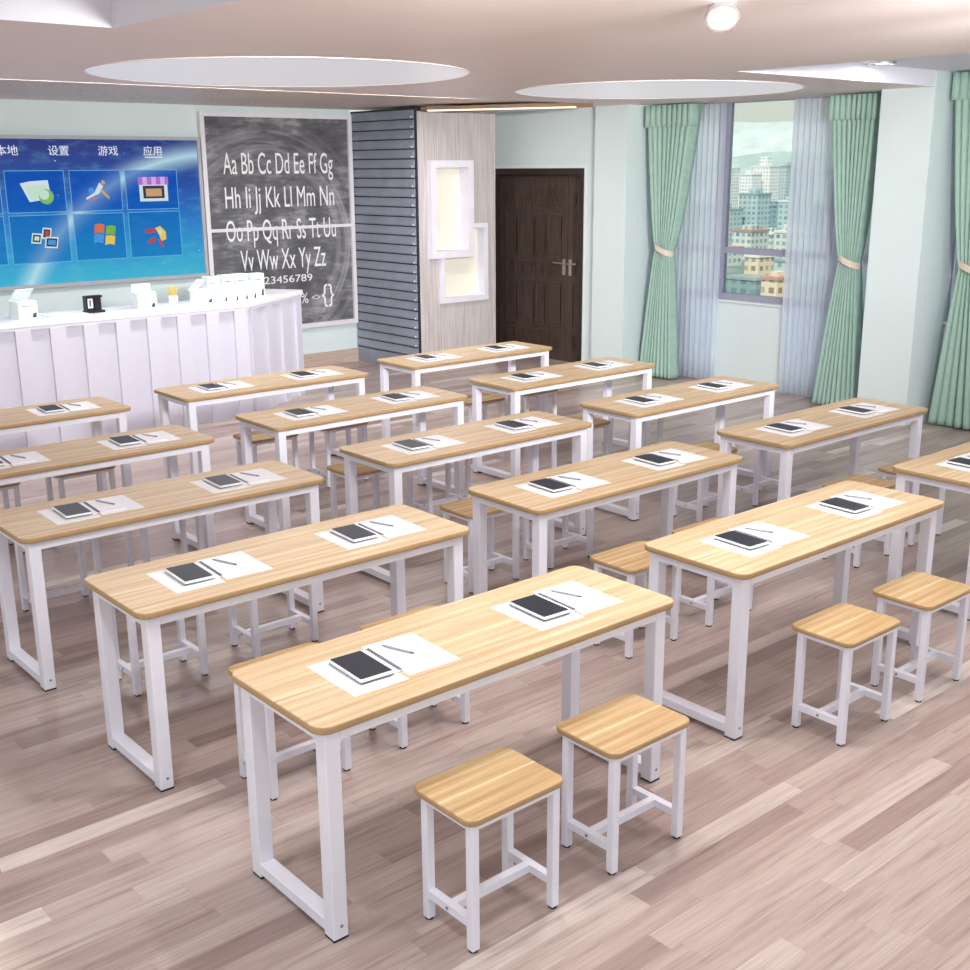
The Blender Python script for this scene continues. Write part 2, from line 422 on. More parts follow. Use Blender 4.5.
# wooden cove along the door wall with a warm strip light
bm = bmesh.new()
prism(bm, [(9.02, 9.05), (9.30, 9.05), (8.75, 10.62), (8.20, 10.62), (8.20, 10.50)], CZ - 0.035, CZ)
struct('trim_6', bm, 'ceilwood')
bm = bmesh.new()
prism(bm, [(9.02, 9.05), (9.05, 9.05), (8.25, 10.52), (8.20, 10.50)], CZ - 0.05, CZ - 0.035)
struct('trim_7', bm, 'led')
# right-hand walls
struct('wall_door_side', B(XD, 11.4, 0, 10.5, 12.15, CZ), 'wall')
bm = bmesh.new()
box(bm, XD, 9.45, 0, 10.5, 9.70, CZ); box(bm, XD, 9.70, 2.31, 10.5, 11.4, CZ)
struct('wall_door_head', bm, 'wall')
bm = bmesh.new(); box(bm, XP, 8.96, 0, 10.5, 9.45, CZ); struct('wall_pillar_far', bm, 'wall')
bm = bmesh.new(); box(bm, XP, 5.42, 0, 10.5, 5.93, 3.1); struct('wall_pillar_near', bm, 'wall')
bm = bmesh.new(); box(bm, XW, 5.93, 0, 10.5, 8.96, 0.91); struct('wall_window_side', bm, 'wall')
bm = bmesh.new(); box(bm, XW, 2.5, 0, 10.5, 5.42, 0.91); box(bm, XW, -2, 0, 10.5, 2.5, 3.1); struct('wall_right_near', bm, 'wall')
struct('baseboard_back', B(6.0, 11.97, 0, 8.19, 12.0, 0.16), 'baseboard')
def window(name, y0, y1, z1, mull):
    bm = bmesh.new(); x0, x1 = 10.33, 10.41
    box(bm, x0, y0, 0.91, x1, y1, 0.985); box(bm, x0, y0, z1 - 0.008, x1, y1, z1)
    box(bm, x0, y0, 0.985, x1, y0 + 0.07, z1 - 0.008); box(bm, x0, y1 - 0.07, 0.985, x1, y1, z1 - 0.008)
    for a, b in mull: box(bm, x0, a, 0.985, x1, b, z1 - 0.008)
    ys = [y0 + 0.07] + [q for ab in mull for q in ab] + [y1 - 0.07]
    for i in range(0, len(ys), 2): box(bm, x0 + 0.005, ys[i], 1.41, x1 - 0.005, ys[i + 1], 1.475)
    w = struct(name, bm, 'winframe')
    for i in range(0, len(ys), 2):
        obj('pane', B(10.367, ys[i], 0.985, 10.373, ys[i + 1], 1.41), 'glass', w)
        obj('pane', B(10.367, ys[i], 1.475, 10.373, ys[i + 1], z1 - 0.008), 'glass', w)
    obj('window_sill', B(10.27, y0, 0.895, 10.33, y1, 0.915), 'sill', w)
    return w
window('window_1', 5.93, 8.96, CZ, [(6.60, 6.75), (8.05, 8.18)])
window('window_2', 2.5, 5.42, 3.1, [(3.9, 4.05)])

# door: a wide leaf and a narrow leaf in a deep dark frame
bm = bmesh.new(); x = XD
prism(bm, [(9.70, 0), (9.77, 0), (9.77, 2.235), (11.33, 2.235), (11.33, 0), (11.4, 0), (11.4, 2.31), (9.70, 2.31)], XD - 0.01, XD + 0.24, axis='x')
door = struct('door_1', bm, 'doordark')
obj('door_trim', B(XD - 0.006, 9.665, 0, XD + 0.0, 9.70, 2.345), 'sill', door)
obj('door_trim', B(XD - 0.006, 9.7, 2.312, XD + 0.0, 11.4, 2.345), 'sill', door)
def leaf(y0, y1, cols):
    bm = bmesh.new(); X = XD + 0.15
    box(bm, X, y0, 0.01, X + 0.05, y1, 2.235)
    for a, b in cols:
        def ring(z0, z1, t=0.022, d=0.014):
            box(bm, X - d, a, z0, X, a + t, z1); box(bm, X - d, b - t, z0, X, b, z1)
            box(bm, X - d, a + t, z0, X, b - t, z0 + t); box(bm, X - d, a + t, z1 - t, X, b - t, z1)
        def fret(z0, z1):
            ring(z0, z1)
            w = (b - a); s = 0.016; cz = (z0 + z1) / 2; cy = (a + b) / 2; h = (z1 - z0)
            for q in (-0.26, 0.26):
                box(bm, X - 0.012, cy + q * w - s / 2, z0 + 0.04, X, cy + q * w + s / 2, z1 - 0.04)
                box(bm, X - 0.011, a + 0.04, cz + q * h - s / 2, X, b - 0.04, cz + q * h + s / 2)
            box(bm, X - 0.016, cy - 0.05 * w - s, cz - s * 1.5, X, cy + 0.05 * w + s, cz + s * 1.5)
        fret(1.83, 2.06); fret(1.02, 1.20); fret(0.12, 0.36)
        for z0, z1 in ((1.25, 1.78), (0.41, 0.97)):
            ring(z0, z1); ring(z0 + 0.05, z1 - 0.05, 0.014, 0.010) if b - a > 0.16 else None
    return obj('door_leaf', bm, 'door', door)
L1 = leaf(10.115, 11.33, [(10.22, 10.44), (10.50, 10.66), (10.70, 10.93), (11.02, 11.22)])
L2 = leaf(9.77, 10.11, [(9.83, 10.03)])
for L, yc, s in ((L1, 10.17, 1), (L2, 10.06, -1)):
    bm = bmesh.new(); X = XD + 0.15
    box(bm, X - 0.012, yc - 0.022, 1.06, X, yc + 0.022, 1.25)
    cyl(bm, (X, yc, 1.20), (X - 0.05, yc, 1.20), 0.010, 10)
    cyl(bm, (X - 0.05, yc - s * 0.01, 1.20), (X - 0.05, yc + s * 0.14, 1.205), 0.010, 10)
    obj('door_handle', bm, 'brass', L)

# ------------------------------------------------------------------ feature wall: metal slats and grey veneer panel with niches
t = thing('slatted_wall_panel', 'blue-grey horizontal metal slat cladding between blackboard and grey veneer panel', 'wall cladding', (8.19, 11.4, 0))
bm = bmesh.new(); box(bm, 0.025, -0.66, 0.0, 0.05, 0.6, 2.97); obj('backing', bm, 'slatback', t)
bm = bmesh.new()
for i in range(26):
    z = 0.19 + i * 0.1065
    prism(bm, [(-0.004, z + 0.012), (0.008, z + 0.002), (0.025, z + 0.004), (0.025, z + 0.096), (0.016, z + 0.096), (0.004, z + 0.06), (-0.004, z + 0.03)], -0.64, 0.58, axis='y')
obj('slats', bm, 'slat', t)
obj('skirting', B(0.0, -0.64, 0.0, 0.025, 0.58, 0.18), 'slat', t)
rv = None
for i in range(26):
    z = 0.19 + i * 0.1065 + 0.02
    if rv is None:
        bm = bmesh.new(); cyl(bm, (0.001, 0, 0), (-0.012, 0, 0), 0.012, 8, 0.008); rv = obj('rivet', bm, 'white_metal', t, (0.0, -0.625, z))
    else:
        c = rv.copy(); COL.objects.link(c); c.location = (0.0, -0.625, z)
t = thing('veneer_panel', 'grey wood veneer wall panel with two white niches beside the door', 'wall panel', (8.8, 10.9, 0))
yf, yb = -0.16, -0.05
obj('panel_body', B(-0.565, yb, 0.0, 0.585, 1.08, CZ - 0.04), 'panel', t)
holes = [(-0.42, 0.195, 1.32, 2.395), (-0.26, 0.440, 0.795, 1.32), (0.195, 0.440, 1.32, 1.68)]
bm = bmesh.new(); xs = sorted({-0.565, 0.585} | {v for h in holes for v in h[:2]}); zs = sorted({0.0, CZ - 0.04} | {v for h in holes for v in h[2:]})
for a, b in zip(xs, xs[1:]):
    for c, d in zip(zs, zs[1:]):
        if not any(h[0] <= a and b <= h[1] and h[2] <= c and d <= h[3] for h in holes): box(bm, a, yf, c, b, yb - 0.001, d)
bmesh.ops.remove_doubles(bm, verts=bm.verts, dist=1e-5)
obj('panel_face', bm, 'panel', t)
obj('edge_strip', B(0.560, -0.168, 0.0, 0.590, -0.161, CZ - 0.04), 'panel', t)
d1, d2, w1, w2 = 0.07, 0.035, 0.080, 0.055
bm = bmesh.new()
box(bm, -0.43, yf - d1, 1.31, -0.43 + w1, yb, 2.405); box(bm, 0.205 - w1, yf - d1, 1.31, 0.205, yb, 2.405)
box(bm, -0.43 + w1, yf - d1, 1.31, 0.205 - w1, yb, 1.31 + w1); box(bm, -0.43 + w1, yf - d1, 2.405 - w1, 0.205 - w1, yb, 2.405)
f = obj('niche_frame', bm, 'niche', t)
obj('niche_back', B(-0.35, yb - 0.008, 1.39, 0.125, yb, 2.325), 'nichein', f)
bm = bmesh.new()      # lower niche wraps under and beside the upper one
box(bm, -0.27, yf - d2, 0.785, -0.27 + w2, yb, 1.309); box(bm, 0.45 - w2, yf - d2, 0.785, 0.45, yb, 1.69)
box(bm, -0.27 + w2, yf - d2, 0.785, 0.45 - w2, yb, 0.785 + w2); box(bm, 0.206, yf - d2, 1.69 - w2, 0.45 - w2, yb, 1.69)
f = obj('niche_frame', bm, 'niche', t)
bm = B(-0.27 + w2, yb - 0.008, 0.785 + w2, 0.45 - w2, yb, 1.309); box(bm, 0.206, yb - 0.008, 1.309, 0.45 - w2, yb, 1.69 - w2)
obj('niche_back', bm, 'nichein', f)

# ------------------------------------------------------------------ blackboard
t = thing('blackboard', 'tall blackboard with chalk alphabet in a white frame on the back wall', 'blackboard', (6.21, 11.99, 0.48))
W_, H_ = 1.97, 2.45
obj('slate', B(0.05, -0.03, 0.05, W_ - 0.05, 0.0, H_ - 0.05), 'chalkboard', t)
bm = bmesh.new()
box(bm, 0, -0.06, 0, 0.05, 0, H_); box(bm, W_ - 0.05, -0.06, 0, W_, 0, H_)
box(bm, 0.05, -0.06, 0, W_ - 0.05, 0, 0.055); box(bm, 0.05, -0.06, H_ - 0.05, W_ - 0.05, 0, H_)
obj('frame', bm, 'boardframe', t)
obj('crossbar', B(0.05, -0.05, 1.165, W_ - 0.05, -0.03, 1.20), 'boardframe', t)
def chalk(s, cx, z, size, width):
    o = text_mesh('chalk_writing', s, size, 'chalk', t, (cx, -0.0315, z), 1.0, 0.0008, align='CENTER')
    w = max(v.co.x for v in o.data.vertices) - min(v.co.x for v in o.data.vertices)
    for v in o.data.vertices: v.co.x *= width / w
    return o
chalk('Aa Bb Cc Dd Ee Ff Gg', 0.98, 1.79, 0.335, 1.44)
chalk('Hh Ii Jj Kk Ll Mm Nn', 0.98, 1.42, 0.335, 1.44)
chalk('Oo Pp Qq Rr Ss Tt Uu', 0.98, 1.055, 0.335, 1.46)
chalk('Vv Ww Xx Yy Zz', 0.98, 0.72, 0.335, 1.14)
chalk('0123456789', 0.94, 0.555, 0.12, 0.82)
chalk('%', 1.23, 0.30, 0.17, 0.10)
chalk('<>', 1.39, 0.32, 0.10, 0.12)
chalk('{}', 1.56, 0.29, 0.29, 0.17)

# ------------------------------------------------------------------ big display
SX0, SX1, SZ0, SZ1 = 1.0, 6.19, 1.17, 2.66
t = thing('wall_display', 'large wall screen showing blue menu tiles and icons', 'screen', (SX0, 11.99, SZ0))
w, h = SX1 - SX0, SZ1 - SZ0
bm = bmesh.new()
box(bm, 0, -0.07, 0, w, 0, 0.04); box(bm, 0, -0.07, h - 0.035, w, 0, h)
box(bm, 0, -0.07, 0.04, 0.035, 0, h - 0.035); box(bm, w - 0.035, -0.07, 0.04, w, 0, h - 0.035)
obj('bezel', bm, 'screenframe', t)
scr = obj('display', B(-w / 2 + 0.035, -0.05, 0.04 - 0.04, w / 2 - 0.035, 0, h - 0.075), 'screen', t, (w / 2, 0, 0.04))
for v in scr.data.vertices: v.co.x += w / 2 - 1.6
scr.location.x = 1.6
Y0 = -0.051
tile_hi = disp_alpha('tile_glow', srgb(20, 90, 190), 0.42)
tile_lo = disp_alpha('tile_glow_low', srgb(24, 110, 190), 0.40)
tile_edge = disp_alpha('tile_edge_glow', srgb(120, 200, 240), 0.55)
def wx(X): return X - SX0
def wz(Z): return Z - SZ0
cols = [(3.42, 4.03), (4.075, 4.67), (4.72, 5.265), (5.31, 5.90)]
for a, b in cols:
    for z0, z1, m in ((1.915, 2.325, tile_hi), (1.42, 1.895, tile_lo)):
        p = obj('menu_tile', B(wx(a), Y0 - 0.001, wz(z0), wx(b), Y0, wz(z1)), m, t)
        bm = bmesh.new(); e = 0.008
        box(bm, wx(a), Y0 - 0.002, wz(z1) - e, wx(b), Y0 - 0.001, wz(z1)); box(bm, wx(a), Y0 - 0.002, wz(z0), wx(b), Y0 - 0.001, wz(z0) + e)
        box(bm, wx(a), Y0 - 0.002, wz(z0) + e, wx(a) + e, Y0 - 0.001, wz(z1) - e); box(bm, wx(b) - e, Y0 - 0.002, wz(z0) + e, wx(b), Y0 - 0.001, wz(z1) - e)
        obj('tile_outline', bm, tile_edge, p)
DW = disp('display_white', srgb(235, 240, 250))
def menu(s, X):
    return text_mesh('menu_text', s, 0.105, DW, t, (wx(X), Y0 - 0.002, wz(2.475)), 1.05, 0.0005, align='CENTER')
menu('\u672c\u5730', 4.13); menu('\u8bbe\u7f6e', 4.64); menu('\u6e38\u620f', 5.155); menu('\u5e94\u7528', 5.645)
obj('menu_underline', B(wx(5.55), Y0 - 0.002, wz(2.445), wx(5.75), Y0 - 0.001, wz(2.455)), DW, t)
C = {n: disp('display_' + n, srgb(*c)) for n, c in dict(lgreen=(196, 226, 206), green=(120, 190, 90), wgreen=(120, 180, 60), red=(196, 60, 60), orange=(220, 110, 70),
     blue=(60, 150, 220), yellow=(236, 200, 80), purple=(170, 110, 210), lilac=(214, 170, 236), dark=(40, 40, 60), tan=(200, 160, 110), pale=(210, 226, 236)).items()}
def poly(name, pts, c, par, dep=0.003):
    bm = bmesh.new(); prism(bm, [(wx(a), wz(b)) for a, b in pts], Y0 - dep, Y0 - dep + 0.0008, axis='y'); return obj(name, bm, C[c], par)
def icon(name, lst):
    root = poly(name, lst[0][0], lst[0][1], t, 0.003)
    for i, (pts, c) in enumerate(lst[1:]): poly('icon_shape', pts, c, root, 0.004 + 0.001 * i)
def circ(cx, cz, r, n=20): return [(cx + r * math.cos(2 * PI * i / n), cz + r * math.sin(2 * PI * i / n)) for i in range(n)]
icon('folder_icon', [([(4.22, 2.20), (4.30, 2.02), (4.52, 2.05), (4.50, 2.23), (4.32, 2.22)], 'pale'),
     ([(4.26, 2.17), (4.32, 2.04), (4.50, 2.07), (4.47, 2.19)], 'lgreen'), (circ(4.47, 2.07, 0.075), 'green'), (circ(4.45, 2.09, 0.05), 'lgreen')])
icon('runner_icon', [([(4.88, 2.03), (5.02, 2.09), (5.07, 2.16), (5.03, 2.20), (4.97, 2.10), (4.88, 2.05)], 'pale'), (circ(4.94, 2.12, 0.032), 'blue'),
     ([(5.03, 2.11), (5.12, 2.03), (5.13, 2.05), (5.06, 2.13)], 'tan'), (circ(5.07, 2.20, 0.022), 'tan'), ([(4.90, 2.02), (5.0, 2.04), (4.99, 2.05), (4.90, 2.035)], 'orange')])
icon('shop_icon', [([(5.46, 2.20), (5.46, 2.0), (5.78, 2.0), (5.78, 2.20)], 'pale'), ([(5.50, 2.16), (5.50, 2.03), (5.74, 2.03), (5.74, 2.16)], 'dark'),
     ([(5.53, 2.13), (5.53, 2.05), (5.71, 2.05), (5.71, 2.13)], 'tan'), ([(5.45, 2.25), (5.45, 2.17), (5.79, 2.17), (5.79, 2.25)], 'purple'),
     ([(5.50, 2.25), (5.50, 2.17), (5.55, 2.17), (5.55, 2.25)], 'lilac'), ([(5.60, 2.25), (5.60, 2.17), (5.65, 2.17), (5.65, 2.25)], 'lilac'), ([(5.70, 2.25), (5.70, 2.17), (5.75, 2.17), (5.75, 2.25)], 'lilac')])
def fr(x, z, w, h, c):
    return [([(x, z), (x + w, z - 0.01), (x + w + 0.02, z + h), (x + 0.02, z + h + 0.01)], 'pale'),
            ([(x + 0.015, z + 0.015), (x + w - 0.01, z + 0.005), (x + w + 0.005, z + h - 0.015), (x + 0.03, z + h - 0.005)], 'dark'),
            ([(x + 0.03, z + 0.03), (x + w - 0.02, z + 0.02), (x + w - 0.01, z + h - 0.03), (x + 0.045, z + h - 0.02)], c)]
icon('devices_icon', fr(4.27, 1.62, 0.10, 0.09, 'lgreen') + fr(4.38, 1.66, 0.09, 0.10, 'red') + fr(4.40, 1.57, 0.13, 0.10, 'blue'))
def flag(x, z, c):
    return ([(x, z), (x + 0.03, z + 0.008), (x + 0.06, z + 0.008), (x + 0.10, z - 0.004), (x + 0.115, z + 0.085), (x + 0.075, z + 0.097), (x + 0.045, z + 0.097), (x + 0.012, z + 0.089)], c)
icon('window_flag_icon', [flag(4.93, 1.69, 'orange'), flag(5.05, 1.67, 'wgreen'), flag(4.915, 1.59, 'blue'), flag(5.035, 1.57, 'yellow')])
icon('red_tool_icon', [([(5.49, 1.71), (5.62, 1.72), (5.62, 1.68), (5.49, 1.67)], 'red'), ([(5.50, 1.58), (5.58, 1.63), (5.61, 1.60), (5.53, 1.55)], 'red'),
     ([(5.60, 1.72), (5.66, 1.74), (5.72, 1.68), (5.72, 1.60), (5.66, 1.58), (5.64, 1.66)], 'yellow'), ([(5.66, 1.60), (5.69, 1.52), (5.66, 1.52), (5.63, 1.60)], 'red'), ([(5.63, 1.70), (5.68, 1.70), (5.67, 1.64), (5.63, 1.66)], 'lgreen')])

# ------------------------------------------------------------------ teacher's counter
t = thing('reception_counter', 'long white panelled counter with an angled right end under the screen', 'counter', (4.0, 10.2, 0))
def cp(x, y): return (x - 4.0, y - 10.2)
outer = [cp(1.2, 9.92), cp(5.53, 9.92), cp(6.50, 10.57), cp(6.28, 10.90), cp(5.40, 10.42), cp(1.2, 10.42)]
bm = bmesh.new(); prism(bm, outer, 0.0, 1.055); obj('body', bm, 'counter', t)
topo = [cp(1.18, 9.885), cp(5.54, 9.885), cp(6.55, 10.56), cp(6.31, 10.94), cp(5.39, 10.45), cp(1.18, 10.45)]
bm = bmesh.new(); prism(bm, topo, 1.055, 1.10); bev(bm, 0.004, 1); obj('countertop', bm, 'white_plastic', t)
obj('top_rail', B(*cp(1.2, 9.888), 1.03, *cp(5.53, 9.92), 1.055), 'counter', t)
k0 = None
for i in range(15):
    x1 = 5.53 - 0.292 * i - 0.03
    if x1 - 0.13 < 1.2: break
    if k0 is None:
        bm = B(-0.13, -0.012, 0.0, 0, 0.022, 1.03); k0 = obj('front_board', bm, 'counter', t, (*cp(x1, 9.898), 0))
    else:
        c = k0.copy(); COL.objects.link(c); c.location = (*cp(x1, 9.898), 0)
# angled end boards
d = Vector((0.97, 0.65, 0)).normalized(); ang = math.atan2(d.y, d.x)
er = obj('end_rail', B(0, -0.032, 1.03, 1.167, 0, 1.055), 'counter', t, (*cp(5.53, 9.92), 0)); er.rotation_euler = (0, 0, ang)
for a in (0.02, 0.36, 0.70, 1.04):
    c = obj('front_board', B(a, -0.028, 0, a + 0.125, 0, 1.03), 'counter', t, (*cp(5.53, 9.92), 0)); c.rotation_euler = (0, 0, ang)

# cartons and desk things on the counter
ZT = 1.10
def carton(label, x, y, w, d, h, flap=0, rz=0.0):
    c = thing('carton', label, 'box', (x, y, ZT), 'white cartons on the counter', rz)
    obj('box_body', B(-w / 2, -d / 2, 0, w / 2, d / 2, h), 'carton', c)
    if flap == 1:      # open lid leaning back
        bm = B(-w / 2, 0, 0, w / 2, 0.005, d * 1.0); f = obj('flap', bm, 'carton', c, (0, d / 2 - 0.005, h)); f.rotation_euler = (0.5, 0, 0)
        f.rotation_euler = (0.9, 0, 0)
    if flap == 2:      # raised tall back flap
        obj('flap', B(-w / 2, d / 2 - 0.006, h, w / 2, d / 2, h * 1.5), 'carton', c)
    if flap == 3:
        f = obj('flap', B(-w * 0.1, -d / 2, 0, w * 0.75, d / 2, 0.005), 'carton', c, (-w / 2, 0, h)); f.rotation_euler = (0, -0.75, 0)
    bm = bmesh.new()
    prism(bm, [(w * 0.18, 0.012), (w * 0.42, 0.010), (w * 0.44, h * 0.42), (w * 0.36, h * 0.30), (w * 0.30, h * 0.36)], -d / 2 - 0.0012, -d / 2, axis='y')
    obj('printed_mark', bm, 'print', c)
    obj('printed_line', B(-w * 0.35, -d / 2 - 0.001, h * 0.72, w * 0.2, -d / 2, h * 0.76), 'grey', c)
    return c
carton('open white carton standing left of the white folder on the counter', 3.50, 10.14, 0.17, 0.16, 0.15, 1, 0.15)
carton('white carton with its tall back flap up, between black holder and pencil cup', 4.60, 10.14, 0.175, 0.12, 0.145, 2)
carton('open white carton with slanting flap, left end of the carton cluster', 5.16, 10.12, 0.17, 0.14, 0.135, 3)
for i, (x, y, w, h, l) in enumerate([
    (5.345, 10.10, 0.10, 0.15, 'short white carton, second from left in front row of carton cluster'),
    (5.465, 10.10, 0.10, 0.15, 'short white carton in middle of front row of carton cluster'),
    (5.580, 10.12, 0.10, 0.15, 'short white carton, second from right in front row of carton cluster'),
    (5.695, 10.16, 0.10, 0.17, 'short white carton at right end of front row of carton cluster'),
    (5.36, 10.29, 0.13, 0.23, 'tall white carton at left end of back row of carton cluster'),
    (5.52, 10.30, 0.13, 0.235, 'tall white carton, second in back row of carton cluster'),
    (5.68, 10.32, 0.13, 0.235, 'tall white carton, third in back row of carton cluster'),
    (5.85, 10.30, 0.13, 0.23, 'tall white carton at right end of back row of carton cluster')]):
    carton(l, x, y, w, 0.11, h)
c = thing('card_holder', 'black desk holder with a white card standing on the counter', 'desk holder', (4.12, 10.14, ZT))
bm = bmesh.new(); box(bm, -0.085, -0.04, 0, 0.085, 0.05, 0.02); box(bm, -0.075, 0.0, 0.02, 0.07, 0.02, 0.135)
box(bm, -0.08, -0.03, 0.135, 0.075, 0.04, 0.15); box(bm, -0.08, -0.03, 0.02, -0.065, 0.04, 0.135); box(bm, 0.005, -0.02, 0.02, 0.05, 0.0, 0.145)
obj('holder_frame', bm, 'black', c); obj('card', B(-0.06, -0.006, 0.04, -0.008, 0.0, 0.125), 'paper', c)
obj('card_mark', B(-0.04, -0.0075, 0.055, -0.026, -0.006, 0.11), 'grey', c)
c = thing('open_folder', 'flat open white folder lying between the open carton and black holder', 'folder', (3.86, 10.15, ZT), rz=0.1)
obj('folder_page', B(-0.17, -0.10, 0, -0.002, 0.10, 0.008), 'paper', c); obj('folder_page', B(0.002, -0.10, 0, 0.17, 0.10, 0.008), 'paper', c)
c = thing('flat_booklet', 'thin white booklet left of the pencil cup on the counter', 'booklet', (4.79, 10.10, ZT), 'booklets on the counter')
obj('cover', B(-0.07, -0.05, 0.0, 0.07, 0.05, 0.006), 'paper', c); obj('pages', B(-0.068, -0.048, 0.006, 0.066, 0.048, 0.02), 'white_plastic', c)
dup(c, (5.02, 10.06, ZT), 'thin white booklet right of the pencil cup on the counter')
c = thing('pencil_cup', 'white cup of yellow pencils on the counter below the screen', 'pencil cup', (4.92, 10.22, ZT))
bm = bmesh.new()
n = 20
for r, z0, z1 in ((0.045, 0, 0.085),): cyl(bm, (0, 0, z0), (0, 0, z1), 0.04, n, r)
obj('cup', bm, 'white_plastic', c)
for i in range(9):
    a = i * 2.4; r = 0.012 + 0.003 * i
    bm = bmesh.new(); cyl(bm, (r * math.cos(a) * 0.6, r * math.sin(a) * 0.6, 0.08), (r * math.cos(a) * 2, r * math.sin(a) * 1.6, 0.165 + 0.004 * (i % 3)), 0.005, 6)
    obj('pencil', bm, 'yellow', c)

# ------------------------------------------------------------------ tables and stools
TL, TW, TH = 1.602, 0.553, 0.75
ORD = ['nearest', 'second', 'third', 'fourth', 'farthest']
CN = ['left-column', 'middle-column', 'right-column']
def make_table():
    t = thing('school_table', '', 'table', group='wood-topped tables in rows')
    bm = bmesh.new(); slab(bm, -0.006, -0.003, TL - 0.006, TW - 0.003, TH - 0.027, TH, 0.050, 0.006, 8); obj('tabletop', bm, ['desk_wood', 'edge_wood'], t)
    s = 0.055; x0, x1, y0, y1 = 0.027, 1.554, 0.023, 0.525; zt = TH - 0.027
    bm = bmesh.new()
    box(bm, x0 + s, y0, zt - 0.04, x1 - s, y0 + 0.03, zt); box(bm, x0 + s, y1 - 0.03, zt - 0.04, x1 - s, y1, zt)
    obj('apron_rail', bm, 'white_metal', t)
    for x in (x0, x1 - s):
        for y in (y0, y1 - s):
            bm = B(x, y, 0.006, x + s, y + s, zt); bev(bm, 0.003, 1); L = obj('leg', bm, 'white_metal', t)
            obj('foot_pad', B(x + 0.001, y + 0.001, 0.0, x + s - 0.001, y + s - 0.001, 0.006), 'rubber', L)
            if y == y0:
                bm = bmesh.new(); cyl(bm, (x + s * 0.55, y + 0.001, 0.05), (x + s * 0.55, y - 0.0015, 0.05), 0.006, 10); obj('screw', bm, 'screw', L)
        bm = B(x, y0 + s, 0.022, x + s, y1 - s, 0.062); bev(bm, 0.002, 1); obj('foot_bar', bm, 'white_metal', t)
        obj('side_rail', B(x, y0 + s, zt - 0.04, x + s, y1 - s, zt), 'white_metal', t)
    return t
def make_stool():
    t = thing('wooden_stool', '', 'stool', group='wooden stools beside the tables')
    bm = bmesh.new(); slab(bm, -0.017, -0.014, 0.386, 0.282, 0.443, 0.465, 0.038, 0.005, 6); obj('seat', bm, ['stool_wood', 'edge_wood'], t)
    s = 0.031; X, Y = 0.368, 0.25
    bm = bmesh.new(); z0, z1 = 0.423, 0.443
    box(bm, s, 0, z0, X - s, 0.02, z1); box(bm, s, Y - 0.02, z0, X - s, Y, z1); box(bm, 0, s, z0, 0.02, Y - s, z1); box(bm, X - 0.02, s, z0, X, Y - s, z1)
    obj('seat_frame', bm, 'white_metal', t)
    for x in (0, X - s):
        for y in (0, Y - s):
            bm = B(x, y, 0.006, x + s, y + s, 0.443); bev(bm, 0.003, 1); L = obj('leg', bm, 'white_metal', t)
            bm = bmesh.new(); cyl(bm, (x + s / 2, y + s / 2, 0), (x + s / 2, y + s / 2, 0.006), 0.0145, 10); obj('foot_pad', bm, 'rubber', L)
        st = obj('side_stretcher', B(x + 0.002, s, 0.085, x + s - 0.002, Y - s, 0.113), 'white_metal', t)
        if x == 0:
            bm = bmesh.new(); cyl(bm, (x + 0.003, Y / 2, 0.099), (x - 0.0005, Y / 2, 0.099), 0.006, 8); obj('screw', bm, 'screw', st)
    obj('centre_stretcher', B(s - 0.002, Y / 2 - 0.014, 0.085, X - s + 0.002, Y / 2 + 0.014, 0.113), 'white_metal', t)
    return t
def make_set():
    """paper sheets, open spiral notebook, tablet and pen: five separate things"""
    out = []
    a = obj('paper_sheet', B(0.0, -0.145, 0.0, 0.205, 0.145, 0.0012), 'sheet'); tag(a, None, 'paper', 'paper sheets on the tables'); out.append((a, (0.205, 0.260, 0.0), -0.03))
    b = obj('paper_sheet', B(0.0, -0.145, 0.0, 0.205, 0.145, 0.0012), 'sheet'); tag(b, None, 'paper', 'paper sheets on the tables'); out.append((b, (0.43, 0.275, 0.0), -0.05))
    n = thing('spiral_notebook', None, 'notebook', group='open spiral notebooks on the tables')
    obj('page', B(-0.135, -0.11, 0.0, -0.004, 0.11, 0.004), 'paper', n); obj('page', B(0.004, -0.11, 0.0, 0.135, 0.11, 0.004), 'paper', n)
    bm = bmesh.new()
    for i in range(18):
        y = -0.10 + i * 0.0118
        box(bm, -0.007, y, 0.004, 0.007, y + 0.004, 0.0075)
    obj('coil', bm, 'grey', n); out.append((n, (0.428, 0.278, 0.0012), -0.07))
    tb = thing('tablet', None, 'tablet', group='dark-screened tablets on the tables')
    bm = bmesh.new(); prism(bm, rrect(-0.063, -0.104, 0.063, 0.104, 0.008, 4), 0.003, 0.012); obj('case', bm, 'white_plastic', tb)
    bm = bmesh.new(); prism(bm, rrect(-0.0585, -0.096, 0.0595, 0.1005, 0.004, 3), 0.012, 0.0132); obj('screen', bm, 'darkglass', tb)
    obj('shadow_band', B(-0.0615, -0.1025, 0.0, 0.0615, 0.1025, 0.003), 'black', tb)  # black band stands in for the shadow line beneath the tablet
    out.append((tb, (0.330, 0.268, 0.0054), -0.06))
    p = thing('ballpoint_pen', None, 'pen', group='slim pens on the tables')
    bm = bmesh.new(); cyl(bm, (0, -0.055, 0.004), (0, 0.045, 0.004), 0.0045, 8); obj('barrel', bm, 'penbody', p)
    bm = bmesh.new(); cyl(bm, (0, 0.045, 0.004), (0, 0.066, 0.004), 0.004, 8, 0.001); obj('tip', bm, 'grey', p)
    bm = bmesh.new(); cyl(bm, (0, -0.070, 0.004), (0, -0.055, 0.004), 0.0035, 8); box(bm, 0.0035, -0.068, 0.003, 0.006, -0.028, 0.0052); obj('clip', bm, 'grey', p)
    out.append((p, (0.507, 0.312, 0.0053), 0.32))
    return out
cx = [[1.630, 1.631, 1.628, 1.644, 1.676], [3.628, 3.634, 3.650, 3.656, 3.673], [5.634, 5.640, 5.642, 5.679, 5.705]]
ry = [2.645, 3.848, 5.041, 6.282, 7.540]
T0 = S0 = SET0 = None
